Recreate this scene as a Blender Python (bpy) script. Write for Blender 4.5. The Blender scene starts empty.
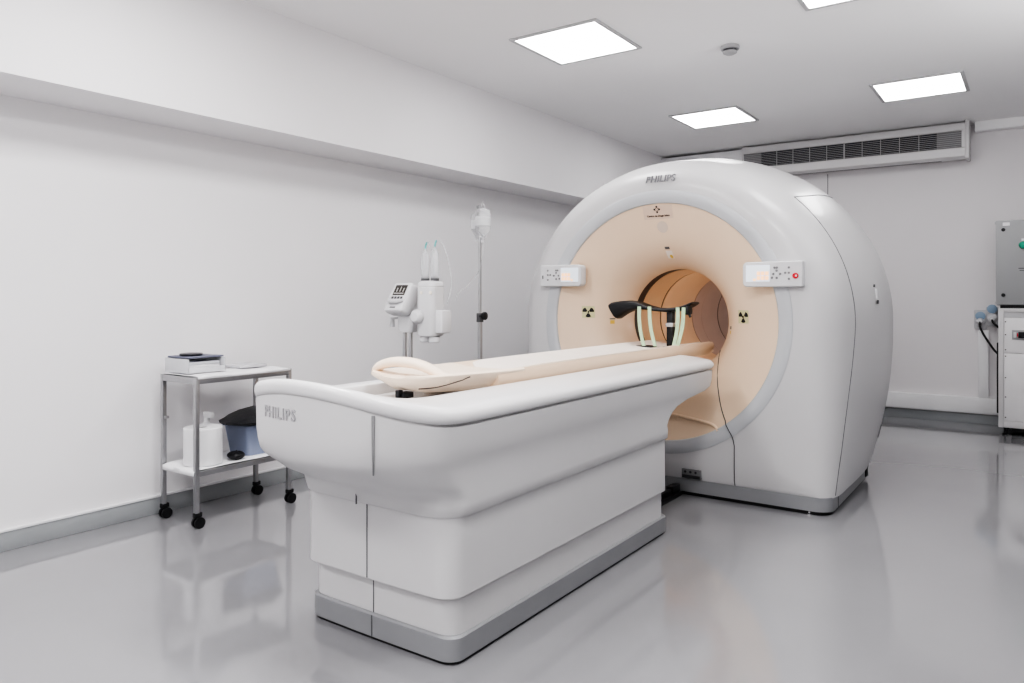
import bpy, bmesh, math, random
from mathutils import Vector, Matrix
random.seed(4)
PI = math.pi
COL = bpy.context.scene.collection

# ------------------------------------------------------------------ materials
MATS = {}
def mat(name, col, rough=0.5, metal=0.0, var=0.03, scale=6.0, bump=0.0, coat=0.0, emit=None, es=0.0, trans=0.0, alpha=1.0, ior=1.45, spec=0.5):
    if name in MATS: return MATS[name]
    m = bpy.data.materials.new(name); m.use_nodes = True
    nt = m.node_tree; b = nt.nodes['Principled BSDF']
    tc = nt.nodes.new('ShaderNodeTexCoord')
    nz = nt.nodes.new('ShaderNodeTexNoise'); nz.inputs['Scale'].default_value = scale; nz.inputs['Detail'].default_value = 4
    nt.links.new(tc.outputs['Object'], nz.inputs['Vector'])
    rp = nt.nodes.new('ShaderNodeValToRGB')
    lo = [max(0, c*(1-var)) for c in col]; hi = [min(1, c*(1+var)) for c in col]
    rp.color_ramp.elements[0].position = 0.3; rp.color_ramp.elements[1].position = 0.7
    rp.color_ramp.elements[0].color = (*lo, 1); rp.color_ramp.elements[1].color = (*hi, 1)
    nt.links.new(nz.outputs['Fac'], rp.inputs['Fac'])
    nt.links.new(rp.outputs['Color'], b.inputs['Base Color'])
    b.inputs['Roughness'].default_value = rough; b.inputs['Metallic'].default_value = metal
    b.inputs['Coat Weight'].default_value = coat; b.inputs['Coat Roughness'].default_value = 0.08
    b.inputs['Transmission Weight'].default_value = trans; b.inputs['Alpha'].default_value = alpha
    b.inputs['IOR'].default_value = ior; b.inputs['Specular IOR Level'].default_value = spec
    if emit: b.inputs['Emission Color'].default_value = (*emit, 1); b.inputs['Emission Strength'].default_value = es
    if bump:
        n2 = nt.nodes.new('ShaderNodeTexNoise'); n2.inputs['Scale'].default_value = scale*12
        nt.links.new(tc.outputs['Object'], n2.inputs['Vector'])
        bp = nt.nodes.new('ShaderNodeBump'); bp.inputs['Strength'].default_value = bump; bp.inputs['Distance'].default_value = 0.004
        nt.links.new(n2.outputs['Fac'], bp.inputs['Height']); nt.links.new(bp.outputs['Normal'], b.inputs['Normal'])
    MATS[name] = m
    return m

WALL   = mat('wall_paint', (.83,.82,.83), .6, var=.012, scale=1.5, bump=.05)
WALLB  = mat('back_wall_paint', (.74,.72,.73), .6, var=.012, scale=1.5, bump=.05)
CEIL   = mat('ceiling_paint', (.90,.895,.90), .7, var=.01, scale=1.2)
FLOOR  = mat('epoxy_floor', (.275,.275,.286), .075, var=.03, scale=1.1, spec=.6, coat=.5)
BASE   = mat('grey_skirting', (.33,.345,.355), .35, var=.03)
TRIMW  = mat('white_trim', (.78,.78,.79), .4)
SHELL  = mat('white_shell', (.565,.56,.565), .32, var=.008, scale=2, coat=.15)
SHELLT = mat('white_rim', (.72,.715,.72), .30, var=.008, scale=2, coat=.2)
RING   = mat('pale_grey_ring', (.50,.512,.53), .35, var=.01)
CREAM  = mat('cream_cover', (.80,.62,.455), .38, var=.015, scale=2, coat=.1)
CREAML = mat('cream_light', (.88,.74,.60), .42, var=.02)
PAD    = mat('pale_pad', (.84,.76,.69), .6, var=.02, scale=10)
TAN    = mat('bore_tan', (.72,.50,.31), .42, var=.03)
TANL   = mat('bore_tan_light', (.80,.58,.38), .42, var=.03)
PINK   = mat('bore_shaded_tan', (.58,.43,.35), .45, var=.03)  # far liner, with the shade deep in the bore put into its colour
DARKBR = mat('bore_dark', (.07,.05,.04), .5)
SKIRT  = mat('silver_grey_skirt', (.27,.275,.285), .4, metal=.1, var=.03)
BLACK  = mat('black_plastic', (.012,.012,.014), .45, var=.2)
DARK   = mat('dark_gap', (.03,.03,.032), .6)
SEAM   = mat('seam_grey', (.10,.10,.105), .6)
SEAML  = mat('seam_light', (.17,.17,.175), .6)
LETTER = mat('grey_lettering', (.24,.24,.255), .35, metal=.3)
STEEL  = mat('brushed_steel', (.44,.44,.45), .32, metal=.9, var=.05, scale=14)
CHROME = mat('chrome', (.75,.75,.76), .12, metal=1.0, var=.02)
PLAST  = mat('white_plastic', (.64,.64,.65), .4, var=.02)
PLASTG = mat('grey_plastic', (.50,.50,.51), .4, var=.03)
CLEAR  = mat('clear_plastic', (.95,.96,.97), .08, trans=.85, ior=1.15, var=.01)
TUBEM  = mat('clear_tubing', (.80,.81,.82), .2, trans=.5, ior=1.2, var=.01)
PAPER  = mat('paper', (.80,.80,.81), .8, var=.03, scale=8)
CLOTH  = mat('white_sheet', (.84,.84,.85), .85, var=.02, bump=.3, scale=8)
BLUE   = mat('blue_grey_bin', (.235,.27,.37), .5, var=.05)
BAG    = mat('black_bag', (.012,.012,.014), .5, var=.3, bump=.6, scale=9)
STRAP  = mat('mint_strap', (.50,.68,.45), .7, var=.06, scale=30)
GREYBX = mat('grey_enclosure', (.33,.335,.34), .45, var=.02)
CABW   = mat('white_cabinet', (.60,.59,.595), .45, var=.02)
RED    = mat('red_button', (.60,.01,.03), .35)
GREEN  = mat('green_button', (.02,.32,.20), .35)
TEAL   = mat('teal_cap', (.12,.45,.45), .4)
BLUEP  = mat('blue_socket_cap', (.28,.38,.50), .45)
YELLOW = mat('yellow_label', (.75,.52,.10), .5)
STICK  = mat('pale_sticker', (.62,.58,.33), .5)
STICKC = mat('cream_sticker', (.72,.55,.43), .4)
DISC   = mat('round_label', (.66,.54,.45), .45)
LCD    = mat('lit_display', (.75,.80,.84), .25, emit=(.78,.88,1.0), es=.22)
ORANGE = mat('orange_readout', (.9,.55,.3), .3, emit=(1.0,.45,.18), es=.8)
LCDD   = mat('dark_lcd', (.06,.055,.05), .25)
LAMP   = mat('lit_diffuser', (.9,.9,.9), .4, emit=(1.0,.985,.985), es=7.5)
FILT   = mat('grille_back', (.055,.055,.06), .7)
ACW    = mat('ac_white', (.66,.65,.655), .4, var=.01)
SLAT   = mat('grille_slat', (.50,.50,.51), .45, var=.02)

# ------------------------------------------------------------------ geometry helpers
def V(*a): return Vector(a)
def new(): return bmesh.new()
def box(bm, x0, x1, y0, y1, z0, z1, bev=0.0, seg=2, mtx=None):
    r = bmesh.ops.create_cube(bm, size=1.0)
    vs = r['verts']
    for v in vs:
        v.co = Vector((x0+(v.co.x+.5)*(x1-x0), y0+(v.co.y+.5)*(y1-y0), z0+(v.co.z+.5)*(z1-z0)))
    if bev > 0:
        es = list({e for v in vs for e in v.link_edges})
        r2 = bmesh.ops.bevel(bm, geom=es, offset=bev, segments=seg, affect='EDGES', profile=.5)
        vs = list({v for v in r2['verts']} | {v for v in vs if v.is_valid})
    if mtx:
        bmesh.ops.transform(bm, matrix=mtx, verts=vs)
    return bm
def cyl(bm, p0, p1, r0, r1=None, seg=24, cap=True):
    p0 = Vector(p0); p1 = Vector(p1); r1 = r0 if r1 is None else r1
    d = p1-p0; q = d.to_track_quat('Z', 'Y')
    r = bmesh.ops.create_cone(bm, cap_ends=cap, cap_tris=False, segments=seg, radius1=r0, radius2=r1, depth=d.length)
    bmesh.ops.transform(bm, matrix=Matrix.Translation((p0+p1)/2) @ q.to_matrix().to_4x4(), verts=r['verts'])
    return bm
def loft(bm, rows, closed=True, cap0=False, cap1=False):
    vr = [[bm.verts.new(p) for p in row] for row in rows]
    n = len(rows[0])
    for a, b in zip(vr[:-1], vr[1:]):
        for i in range(n if closed else n-1):
            j = (i+1) % n
            try: bm.faces.new((a[i], a[j], b[j], b[i]))
            except ValueError: pass
    if cap0: bm.faces.new(vr[0][::-1])
    if cap1: bm.faces.new(vr[-1])
    return bm
def lathe(bm, prof, c=(0,0,0), axis='Z', seg=48, cap0=False, cap1=False, tilt=None):
    """prof: list of (radius, height along axis)"""
    rows = []
    for r, h in prof:
        row = []
        for i in range(seg):
            a = 2*PI*i/seg
            u, w = r*math.cos(a), r*math.sin(a)
            p = Vector((u, w, h)) if axis == 'Z' else (Vector((u, h, w)) if axis == 'Y' else Vector((h, u, w)))
            if tilt: p = tilt @ p
            row.append(p+Vector(c))
        rows.append(row)
    return loft(bm, rows, True, cap0, cap1)
def smooth_path(pts, n=8):
    pts = [Vector(p) for p in pts]; out = []
    for i in range(len(pts)-1):
        p0 = pts[max(i-1,0)]; p1 = pts[i]; p2 = pts[i+1]; p3 = pts[min(i+2, len(pts)-1)]
        for k in range(n):
            t = k/n
            out.append(.5*((2*p1)+(p2-p0)*t+(2*p0-5*p1+4*p2-p3)*t*t+(3*p1-p0-3*p2+p3)*t**3))
    out.append(pts[-1]); return out
def tube(bm, pts, r, seg=10, sx=1.0, up=None, cap=True, rfun=None):
    pts = [Vector(p) for p in pts]; rows = []; N = len(pts)
    ref = Vector(up) if up else Vector((.13,.31,.94))
    for i, p in enumerate(pts):
        t = (pts[min(i+1,N-1)]-pts[max(i-1,0)]).normalized()
        a = t.cross(ref)
        if a.length < 1e-3: a = t.cross(Vector((1,0,0)))
        a.normalize(); b = a.cross(t)
        rr_ = r if not rfun else r*rfun(i/(N-1))
        rows.append([p+a*(rr_*sx*math.cos(2*PI*k/seg))+b*(rr_*math.sin(2*PI*k/seg)) for k in range(seg)])
    return loft(bm, rows, True, cap, cap)
def ribbon(bm, pts, width_vec, thick_vec):
    w = Vector(width_vec)/2; t = Vector(thick_vec)/2
    rows = [[Vector(p)-w-t, Vector(p)+w-t, Vector(p)+w+t, Vector(p)-w+t] for p in pts]
    return loft(bm, rows, True, True, True)
def text_bm(s, size, extrude=0.002, shear=0.0, spacing=1.0, bold=0.0, align='CENTER'):
    cu = bpy.data.curves.new('lettering_curve', 'FONT')
    cu.body = s; cu.size = size; cu.extrude = extrude; cu.shear = shear; cu.space_character = spacing; cu.offset = bold
    cu.align_x = align; cu.align_y = 'CENTER'; cu.resolution_u = 4
    o = bpy.data.objects.new('lettering_tmp', cu); COL.objects.link(o)
    dg = bpy.context.evaluated_depsgraph_get(); dg.update()
    me = bpy.data.meshes.new_from_object(o.evaluated_get(dg))
    bm = bmesh.new(); bm.from_mesh(me)
    bpy.data.objects.remove(o); bpy.data.curves.remove(cu); bpy.data.meshes.remove(me)
    return bm
def mapv(bm, fn):
    for v in bm.verts: v.co = Vector(fn(v.co.x, v.co.y, v.co.z))
    return bm

# ------------------------------------------------------------------ object helpers
def wloc(o):
    p = Vector((0,0,0))
    while o is not None: p += o.location; o = o.parent
    return p
def obj(name, bm, m, parent=None, origin=None, ang=35, smooth=True):
    bmesh.ops.recalc_face_normals(bm, faces=bm.faces[:])
    me = bpy.data.meshes.new(name); bm.to_mesh(me); bm.free()
    for mm in (m if isinstance(m, (list, tuple)) else [m]): me.materials.append(mm)
    o = bpy.data.objects.new(name, me); COL.objects.link(o)
    if parent is not None:
        o.parent = parent; off = wloc(parent)
    else:
        if origin is None:
            xs = [v.co for v in me.vertices]
            origin = Vector((sum((max(v.x for v in xs), min(v.x for v in xs)))/2, sum((max(v.y for v in xs), min(v.y for v in xs)))/2, min(v.z for v in xs)))
        off = Vector(origin); o.location = off
    me.transform(Matrix.Translation(-off))
    if smooth:
        for p in me.polygons: p.use_smooth = True
        me.set_sharp_from_angle(angle=math.radians(ang))
    return o
def tag(o, label, cat, group=None):
    o['label'] = label; o['category'] = cat
    if group: o['group'] = group
    return o
def thing(name, label, cat, loc, group=None):
    o = bpy.data.objects.new(name, None); COL.objects.link(o); o.location = loc; o.empty_display_size = .1
    return tag(o, label, cat, group)
def struct(name, bm, m, parent=None):
    o = obj(name, bm, m, parent, origin=(0,0,0))
    if parent is None: o['kind'] = 'structure'
    return o
def dup(root, loc, label, group=None):
    r = root.copy(); COL.objects.link(r); r.location = loc; r['label'] = label
    if group: r['group'] = group
    for ch in list(root.children):
        c = ch.copy(); COL.objects.link(c); c.parent = r
        for g in list(ch.children):
            d = g.copy(); COL.objects.link(d); d.parent = c
    return r

# ------------------------------------------------------------------ the room
XL, XR, YF, YB, ZC = -4.30, 2.3, -1.3, 8.93, 3.06
T = .12
struct('floor', box(new(), XL-T, XR+T, YF-T, YB+T, -T, 0), FLOOR)
struct('ceiling', box(new(), XL-T, XR+T, YF-T, YB+T, ZC, ZC+T), CEIL)
struct('wall_left', box(new(), XL-T, XL, YF-T, YB+T, 0, ZC), WALL)
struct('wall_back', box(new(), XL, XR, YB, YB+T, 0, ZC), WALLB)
struct('wall_right', box(new(), XR, XR+T, YF-T, YB+T, 0, ZC), mat('right_wall_low_bounce', (.17,.17,.175), .6))  # unseen wall, its colour darkened to cut bounce light onto the scanner
struct('wall_front', box(new(), XL, XR, YF-T, YF, 0, ZC), WALL)
struct('trim_1', box(new(), XL, -3.86, YF, YB, 2.325, ZC), WALL)                       # soffit along the left wall
struct('baseboard_left', box(new(), XL, XL+.014, YF, YB, 0, .098, .003), BASE)
struct('trim_2', box(new(), XL, XL+.02, YF, YB, .098, .112, .003), TRIMW)
struct('baseboard_back', box(new(), XL+.02, XR, YB-.014, YB, 0, .092, .003), BASE)
struct('trim_3', box(new(), -.50, XR, YB-.12, YB, 2.965, ZC, .004), CEIL)                # cable duct at the ceiling, right
struct('trim_4', box(new(), -3.86, -2.83, YB-.2, YB, 2.90, 3.03, .004), TRIMW)            # duct left of the air conditioner
bm = new(); box(bm, XL+.02, -.30, YB-.055, YB, .106, .268, .004)
struct('trim_5', bm, TRIMW)
struct('trim_6', box(new(), -.475, -.385, YB-.05, YB, .27, .955, .004), TRIMW)
struct('trim_7', box(new(), -1.925, -1.918, YB-.003, YB, .27, 2.68), SEAML)

# ------------------------------------------------------------------ ceiling lights
def make_light(x, y, label):
    t = thing('ceiling_light', label, 'light', (x, y, ZC-.012), 'square panel lights in the ceiling')
    h = .338; w = .028
    bm = new()
    box(bm, x-h, x+h, y-h, y-h+w, ZC-.012, ZC, .002); box(bm, x-h, x+h, y+h-w, y+h, ZC-.012, ZC, .002)
    box(bm, x-h, x-h+w, y-h+w, y+h-w, ZC-.012, ZC, .002); box(bm, x+h-w, x+h, y-h+w, y+h-w, ZC-.012, ZC, .002)
    obj('frame', bm, mat('lamp_frame',(.52,.52,.53),.5), t)
    obj('diffuser', box(new(), x-h+w, x+h-w, y-h+w, y+h-w, ZC-.007, ZC-.001), LAMP, t)
    return t
l0 = make_light(-2.61, 4.48, 'square panel light nearest the left soffit, in front of the scanner')
dup(l0, (-2.59, 7.13, ZC-.012), 'square panel light directly above the top of the scanner')
dup(l0, (-.795, 7.09, ZC-.012), 'square panel light close to the right end of the air conditioner')
dup(l0, (-.815, 4.43, ZC-.012), 'panel light cut off by the top edge of the photo')
for (x, y) in ((-2.6,1.8), (-.8,1.8), (-2.6,-.6), (-.8,-.6)):   # the rest of the ceiling grid, out of frame
    la = bpy.data.lights.new('panel_lamp', 'AREA'); la.shape = 'SQUARE'; la.size = .6; la.energy = 22; la.color = (1.0,.985,.985)
    lo = bpy.data.objects.new('panel_lamp', la); COL.objects.link(lo); lo.location = (x, y, ZC-.02)

for (x, y, e) in ((1.3,4.6,38), (.9,-.2,30)):                       # added fill lamps out of frame, aimed up to brighten the ceiling
    la = bpy.data.lights.new('ceiling_fill', 'AREA'); la.shape = 'SQUARE'; la.size = 1.2; la.energy = e; la.color = (1.0,.985,.985)
    lo = bpy.data.objects.new('ceiling_fill', la); COL.objects.link(lo); lo.location = (x, y, 1.9); lo.rotation_euler = (PI, 0, 0)
# smoke detector
sx, sy = -1.757, 5.153
t = thing('smoke_detector', 'small round white smoke detector on the ceiling between the panel lights', 'detector', (sx, sy, ZC))
obj('base', lathe(new(), [(.062,ZC),(.066,ZC-.014),(.062,ZC-.026)], (sx,sy,0), cap0=True, cap1=True), mat('detector_grey',(.42,.42,.43),.5), t)
obj('sensor_ring', lathe(new(), [(.045,ZC-.026),(.043,ZC-.044)], (sx,sy,0), cap1=True), SEAM, t)
obj('cap', lathe(new(), [(.050,ZC-.040),(.048,ZC-.050),(.03,ZC-.060),(.001,ZC-.062)], (sx,sy,0), cap0=True), mat('detector_grey',(.42,.42,.43),.5), t)

# ------------------------------------------------------------------ air conditioner
ax0, ax1, ayf, az0, az1 = -2.82, -.575, 8.68, 2.68, 3.05
t = thing('air_conditioner', 'long white ceiling-height air conditioner with dark louvred grille on back wall', 'air conditioner', ((ax0+ax1)/2, YB, az0))
gz0, gz1, gx0, gx1 = 2.795, 2.965, ax0+.02, ax1-.03
bm = new()
box(bm, ax0, ax1, ayf+.04, YB, az0+.02, az1, .006)
prof = [(ayf+.02, 2.69), (ayf-.01, 2.705), (ayf-.015, 2.785), (ayf, gz0), (ayf+.06, gz0), (ayf+.06, 2.68)]
loft(bm, [[V(x, y, z) for y, z in prof] for x in (ax0, ax1)], True, True, True)
box(bm, ax0, ax1, ayf, ayf+.06, gz1, az1-.02, .003)
box(bm, ax0, gx0, ayf, ayf+.06, gz0, gz1); box(bm, gx1, ax1, ayf, ayf+.06, gz0, gz1)
obj('housing', bm, ACW, t)
obj('end_cap', box(new(), ax1, ax1+.035, ayf-.012, YB, az0, az1+.012, .008), ACW, t)
obj('filter', box(new(), gx0, gx1, ayf+.032, ayf+.038, gz0, gz1), FILT, t)
bm = new()
for i in range(9):
    z = gz0+.01+i*(gz1-gz0-.016)/8
    loft(bm, [[V(x, ayf+.004, z-.002), V(x, ayf+.004, z+.002), V(x, ayf+.022, z+.006), V(x, ayf+.022, z+.002)] for x in (gx0, gx1)], True, True, True)
for k in range(1, 10):
    x = gx0+.2+(gx1-gx0-.4)*k/10
    w = .006 if k == 5 else .0022
    box(bm, x-w, x+w, ayf+.001, ayf+.02, gz0, gz1)
obj('grille', bm, SLAT, t)
for xa, xb in ((gx0, gx0+.2), (gx1-.22, gx1)): obj('side_baffle', box(new(), xa, xb, ayf+.024, ayf+.029, gz0, gz1), mat('baffle_grey',(.27,.265,.27),.6), t)
obj('outlet_flap', box(new(), ax0+.3, -.79, ayf+.06, ayf+.13, az0+.004, az0+.014, .003), SEAML, t)
obj('flap_slot', box(new(), ax0+.3, -.79, ayf+.05, ayf+.066, az0+.006, az0+.021), DARK, t)

# ------------------------------------------------------------------ scanner
GX, GZ = -2.06, 1.13
g = thing('ct_scanner', 'large white ring-shaped scanner with a cream funnel opening and tan bore', 'scanner', (GX, 5.2, 0))
FP = [(.30,5.10),(.36,5.00),(.362,4.965),(.372,4.925),(.39,4.885),(.415,4.845),(.45,4.80),(.50,4.752),(.56,4.713),(.63,4.678),(.70,4.648),(.76,4.624),(.80,4.610)]
def interp(tab, r):
    if r <= tab[0][0]: return tab[0][1]
    for (a, ya), (b, yb) in zip(tab[:-1], tab[1:]):
        if r <= b: return ya+(yb-ya)*(r-a)/(b-a)
    return tab[-1][1]
def fY(x, z): return interp(FP[2:], math.hypot(x-GX, z-GZ))
obj('funnel', lathe(new(), [(r, y) for r, y in FP[1:]], (GX,0,GZ), 'Y', 128), CREAM, g, ang=60)
obj('bezel_ring', lathe(new(), [(.788,4.64),(.788,4.603),(.795,4.597),(.862,4.592),(.874,4.597),(.876,4.64)], (GX,0,GZ), 'Y', 128), RING, g, ang=50)
# body: rows of (half width at bore height, half width at floor, lower edge, y)
ROWS = [(.870,.55,.262,4.600),(.92,.86,.19,4.600),(.965,.96,.13,4.604),(1.01,1.02,.108,4.616),(1.055,1.055,.105,4.642),(1.095,1.085,.105,4.685),(1.130,1.100,.105,4.745),
        (1.160,1.105,.105,4.83),(1.185,1.105,.105,4.94),(1.21,1.108,.105,5.08),(1.245,1.11,.105,5.26),(1.265,1.11,.105,5.45),(1.27,1.105,.105,5.62),(1.245,1.095,.105,5.76),(1.18,1.07,.105,5.86),(1.10,1.0,.12,5.92),(.90,.8,.2,5.95)]
def sidex(w, hb, zb, z):
    tt = max(0., min(1., (GZ-z)/(GZ-zb))); return w-(w-hb)*tt**2.2
NU, NS, NB = 72, 22, 30
def outline(w, hb, zb, y, circ=False):
    pts = []
    kz = 1-.052*min(1, max(0, (w-.88)/.2))
    for i in range(NU): a = PI*i/NU; pts.append((w*math.cos(a), GZ+w*kz*math.sin(a)))             # right, over the top, to left
    if circ:
        for i in range(NS): a = PI+math.radians(58)*i/NS; pts.append((w*math.cos(a), GZ+w*math.sin(a)))
        for i in range(NB+1): a = PI+math.radians(58)+math.radians(64)*i/NB; pts.append((w*math.cos(a), GZ+w*math.sin(a)))
        for i in range(1, NS): a = PI+math.radians(122)+math.radians(58)*i/NS; pts.append((w*math.cos(a), GZ+w*math.sin(a)))
    else:
        for i in range(NS): z = GZ+(zb-GZ)*i/NS; pts.append((-sidex(w,hb,zb,z), z))
        for i in range(NB+1): pts.append((-hb+2*hb*i/NB, zb))
        for i in range(1, NS): z = zb+(GZ-zb)*i/NS; pts.append((sidex(w,hb,zb,z), z))
    return [V(GX+px, y, pz) for px, pz in pts]
rows = [outline(*r, circ=(k == 0)) for k, r in enumerate(ROWS)]
# keep the front face of the body between ring and corners flat: rows 1-2 blend circle and outline
c1 = outline(.905,.9,.2,4.6, True); rows[1] = [a.lerp(b, .35) for a, b in zip(c1, rows[1])]
for p in rows[1]: p.y = 4.600
bm = new(); loft(bm, rows)
back = rows[-1]
inner = [V(GX+.5*math.cos(math.atan2(p.z-GZ, p.x-GX)), 5.95, GZ+.5*math.sin(math.atan2(p.z-GZ, p.x-GX))) for p in back]
loft(bm, [back, inner])
body = obj('outer_cover', bm, SHELL, g, ang=40)
def bodyY(r): return interp([(a[0], a[3]) for a in ROWS[:8]], r)
def rowat(y):
    for a, b in zip(ROWS[4:-1], ROWS[5:]):
        if a[3] <= y <= b[3]:
            k = (y-a[3])/(b[3]-a[3]); return tuple(a[i]+(b[i]-a[i])*k for i in range(3))
    return ROWS[-1][:3]
def side_pt(y, z=None, ang=None, out=.0):
    w, hb, zb = rowat(y)
    if ang is not None: return V(GX+(w+out)*math.cos(ang), y, GZ+(w+out)*.948*math.sin(ang))
    return V(GX+sidex(w,hb,zb,z)+out, y, z)
# seams of the side cover
for sgn in (1, -1):
    pts = [side_pt(4.70+.17*min(1,max(0,(z-.1)/1.0))**1.0, z) for z in [.115+k*(GZ-.115)/14 for k in range(15)]]
    pts += [side_pt(4.87, ang=math.radians(a)) for a in range(4, 47, 3)]
    if sgn < 0: pts = [V(2*GX-p.x, p.y, p.z) for p in pts]
    obj('cover_seam', tube(new(), pts, .0035, 6), SEAML, g)
    pts = [side_pt(4.87+k*.045, ang=math.radians(46)) for k in range(20)]
    if sgn < 0: pts = [V(2*GX-p.x, p.y, p.z) for p in pts]
    obj('cover_seam', tube(new(), pts, .0035, 6), SEAML, g)
# floor skirt
def plan(x0, x1, y0, y1, r, n=8):
    pts = []
    for cx, cy, a0 in ((x1-r,y0+r,-90),(x1-r,y1-r,0),(x0+r,y1-r,90),(x0+r,y0+r,180)):
        for k in range(n+1): a = math.radians(a0+90*k/n); pts.append((cx+r*math.cos(a), cy+r*math.sin(a)))
    return pts
pl = plan(GX-1.085, GX+1.085, 4.612, 5.76, .10)
obj('skirt', loft(new(), [[V(x,y,.024) for x,y in pl],[V(x,y,.108) for x,y in pl]], True, True, True), SKIRT, g)
pl = plan(GX-1.07, GX+1.07, 4.63, 5.745, .10)
obj('floor_gap', loft(new(), [[V(x,y,0) for x,y in pl],[V(x,y,.025) for x,y in pl]], True, True, True), BLACK, g)
obj('levelling_foot', lathe(new(), [(.016,0),(.016,.006),(.007,.010),(.007,.024)], (-1.10,4.630,0), cap0=True, cap1=True, seg=16), CHROME, g)
obj('skirt_joint', box(new(), GX+1.084, GX+1.0875, 4.80, 4.806, .026, .106), SEAM, g)
obj('skirt_corner', box(new(), GX+1.06, GX+1.09, 5.70, 5.765, .026, .150, .006), BLACK, g)
# rear half behind the front ring
bm = new()
rr2 = [(.80,.74,.105,5.94),(.93,.83,.105,5.99),(.96,.85,.105,6.2),(.95,.84,.105,6.8),(.88,.80,.105,7.15),(.75,.72,.15,7.25)]
R2 = [outline(*r) for r in rr2]
inn = [V(GX+.45*math.cos(math.atan2(p.z-GZ, p.x-GX)), 7.27, GZ+.45*math.sin(math.atan2(p.z-GZ, p.x-GX))) for p in R2[-1]]
loft(bm, R2+[inn]); obj('rear_cover', bm, SHELL, g)
pl = plan(GX-.82, GX+.82, 5.80, 7.1, .10)
obj('rear_skirt', loft(new(), [[V(x,y,0) for x,y in pl],[V(x,y,.108) for x,y in pl]], True, True, True), SKIRT, g)
# bore
def bore(name, y0, y1, r, m):
    return obj(name, lathe(new(), [(r+.03,y0),(r,y0),(r,y1),(r+.03,y1)], (GX,0,GZ), 'Y', 96), m, g)
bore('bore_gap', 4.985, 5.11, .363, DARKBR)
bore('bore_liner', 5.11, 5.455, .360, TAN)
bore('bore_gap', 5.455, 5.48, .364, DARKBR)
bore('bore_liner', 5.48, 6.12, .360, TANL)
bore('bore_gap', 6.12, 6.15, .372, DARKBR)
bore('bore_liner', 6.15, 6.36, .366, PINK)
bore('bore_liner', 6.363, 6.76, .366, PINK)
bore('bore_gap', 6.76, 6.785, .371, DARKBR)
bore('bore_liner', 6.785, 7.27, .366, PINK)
for y_, e_, l_ in ((5.45,.62,.6),(6.45,.45,.8)):                   # added warm fill lamps, unseen, on the right inner side to brighten the bore
    la = bpy.data.lights.new('bore_fill', 'AREA'); la.shape = 'RECTANGLE'; la.size = .05; la.size_y = l_; la.energy = e_; la.color = (1.0,.94,.87)
    lo = bpy.data.objects.new('bore_fill', la); COL.objects.link(lo); lo.location = (GX+.33, y_, GZ+.06); lo.rotation_euler = (0, PI/2, 0)
# seam down the funnel and lower cover
pts = []
for x, z in ((-1.742,.93),(-1.722,.86),(-1.695,.74),(-1.650,.60),(-1.606,.509)):
    pts.append(V(x, fY(x,z)-.001, z))
pts = smooth_path(pts, 5)
pts += [V(-1.598,4.603,.498), V(-1.592,4.592,.487), V(-1.573,4.5895,.455), V(-1.552,4.5895,.42), V(-1.545,4.5915,.395), V(-1.541,4.5985,.36), V(-1.541,4.5985,.20), V(-1.541,4.600,.145), V(-1.541,4.612,.112)]
obj('front_seam', tube(new(), pts, .0035, 6), SEAM, g)
# ledge below the table
led = smooth_path([(-2.60,fY(-2.60,.50)-.004,.50),(-2.3,fY(-2.3,.515)-.012,.515),(-2.0,fY(-2.0,.51)-.012,.51),(-1.78,fY(-1.78,.49)-.010,.49),(-1.69,fY(-1.69,.475)-.006,.475),(-1.66,fY(-1.66,.455)-.001,.455),(-1.648,4.600,.440)], 6)
obj('lower_ledge', tube(new(), led, .010, 10), CREAM, g)
# connector panel
cp = obj('connector_panel', box(new(), -1.885, -1.755, 4.590, 4.625, .118, .178, .003), mat('connector_grey',(.17,.17,.175),.5), g)
obj('connector_slot', box(new(), -1.88, -1.76, 4.586, 4.592, .120, .140), DARK, cp)
for k in range(3): obj('connector', cyl(new(), (-1.86+k*.035,4.588,.160), (-1.86+k*.035,4.592,.160), .008, seg=12), DARK, cp)
# laser and camera apertures on the funnel
def patch(x, z, w, h, off=.002, n=6):
    rows = [[V(x-w/2+w*i/n, fY(x-w/2+w*i/n, z-h/2+h*j/n)-off, z-h/2+h*j/n) for i in range(n+1)] for j in range(n+1)]
    return loft(new(), rows, False)
def fdisc(x, z, r, off=.003, seg=20):
    bm = new(); vs = [bm.verts.new((x+r*math.cos(2*PI*k/seg), fY(x+r*math.cos(2*PI*k/seg), z+r*math.sin(2*PI*k/seg))-off, z+r*math.sin(2*PI*k/seg))) for k in range(seg)]
    bm.faces.new(vs); return bm
obj('laser_aperture', patch(-2.055, 1.628, .035, .016), SEAM, g)
w_ = obj('laser_label', patch(-2.052, 1.585, .045, .05), PAD, g); obj('yellow_dot', fdisc(-2.045, 1.572, .012, .004), YELLOW, w_)
obj('laser_aperture', patch(-2.502, 1.135, .028, .008), SEAM, g)
w_ = obj('laser_label', patch(-2.502, 1.112, .022, .026), YELLOW, g)
obj('laser_aperture', patch(-1.645, 1.09, .014, .02), SEAM, g)
obj('laser_label', patch(-1.645, 1.06, .010, .022), YELLOW, g)
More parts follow.
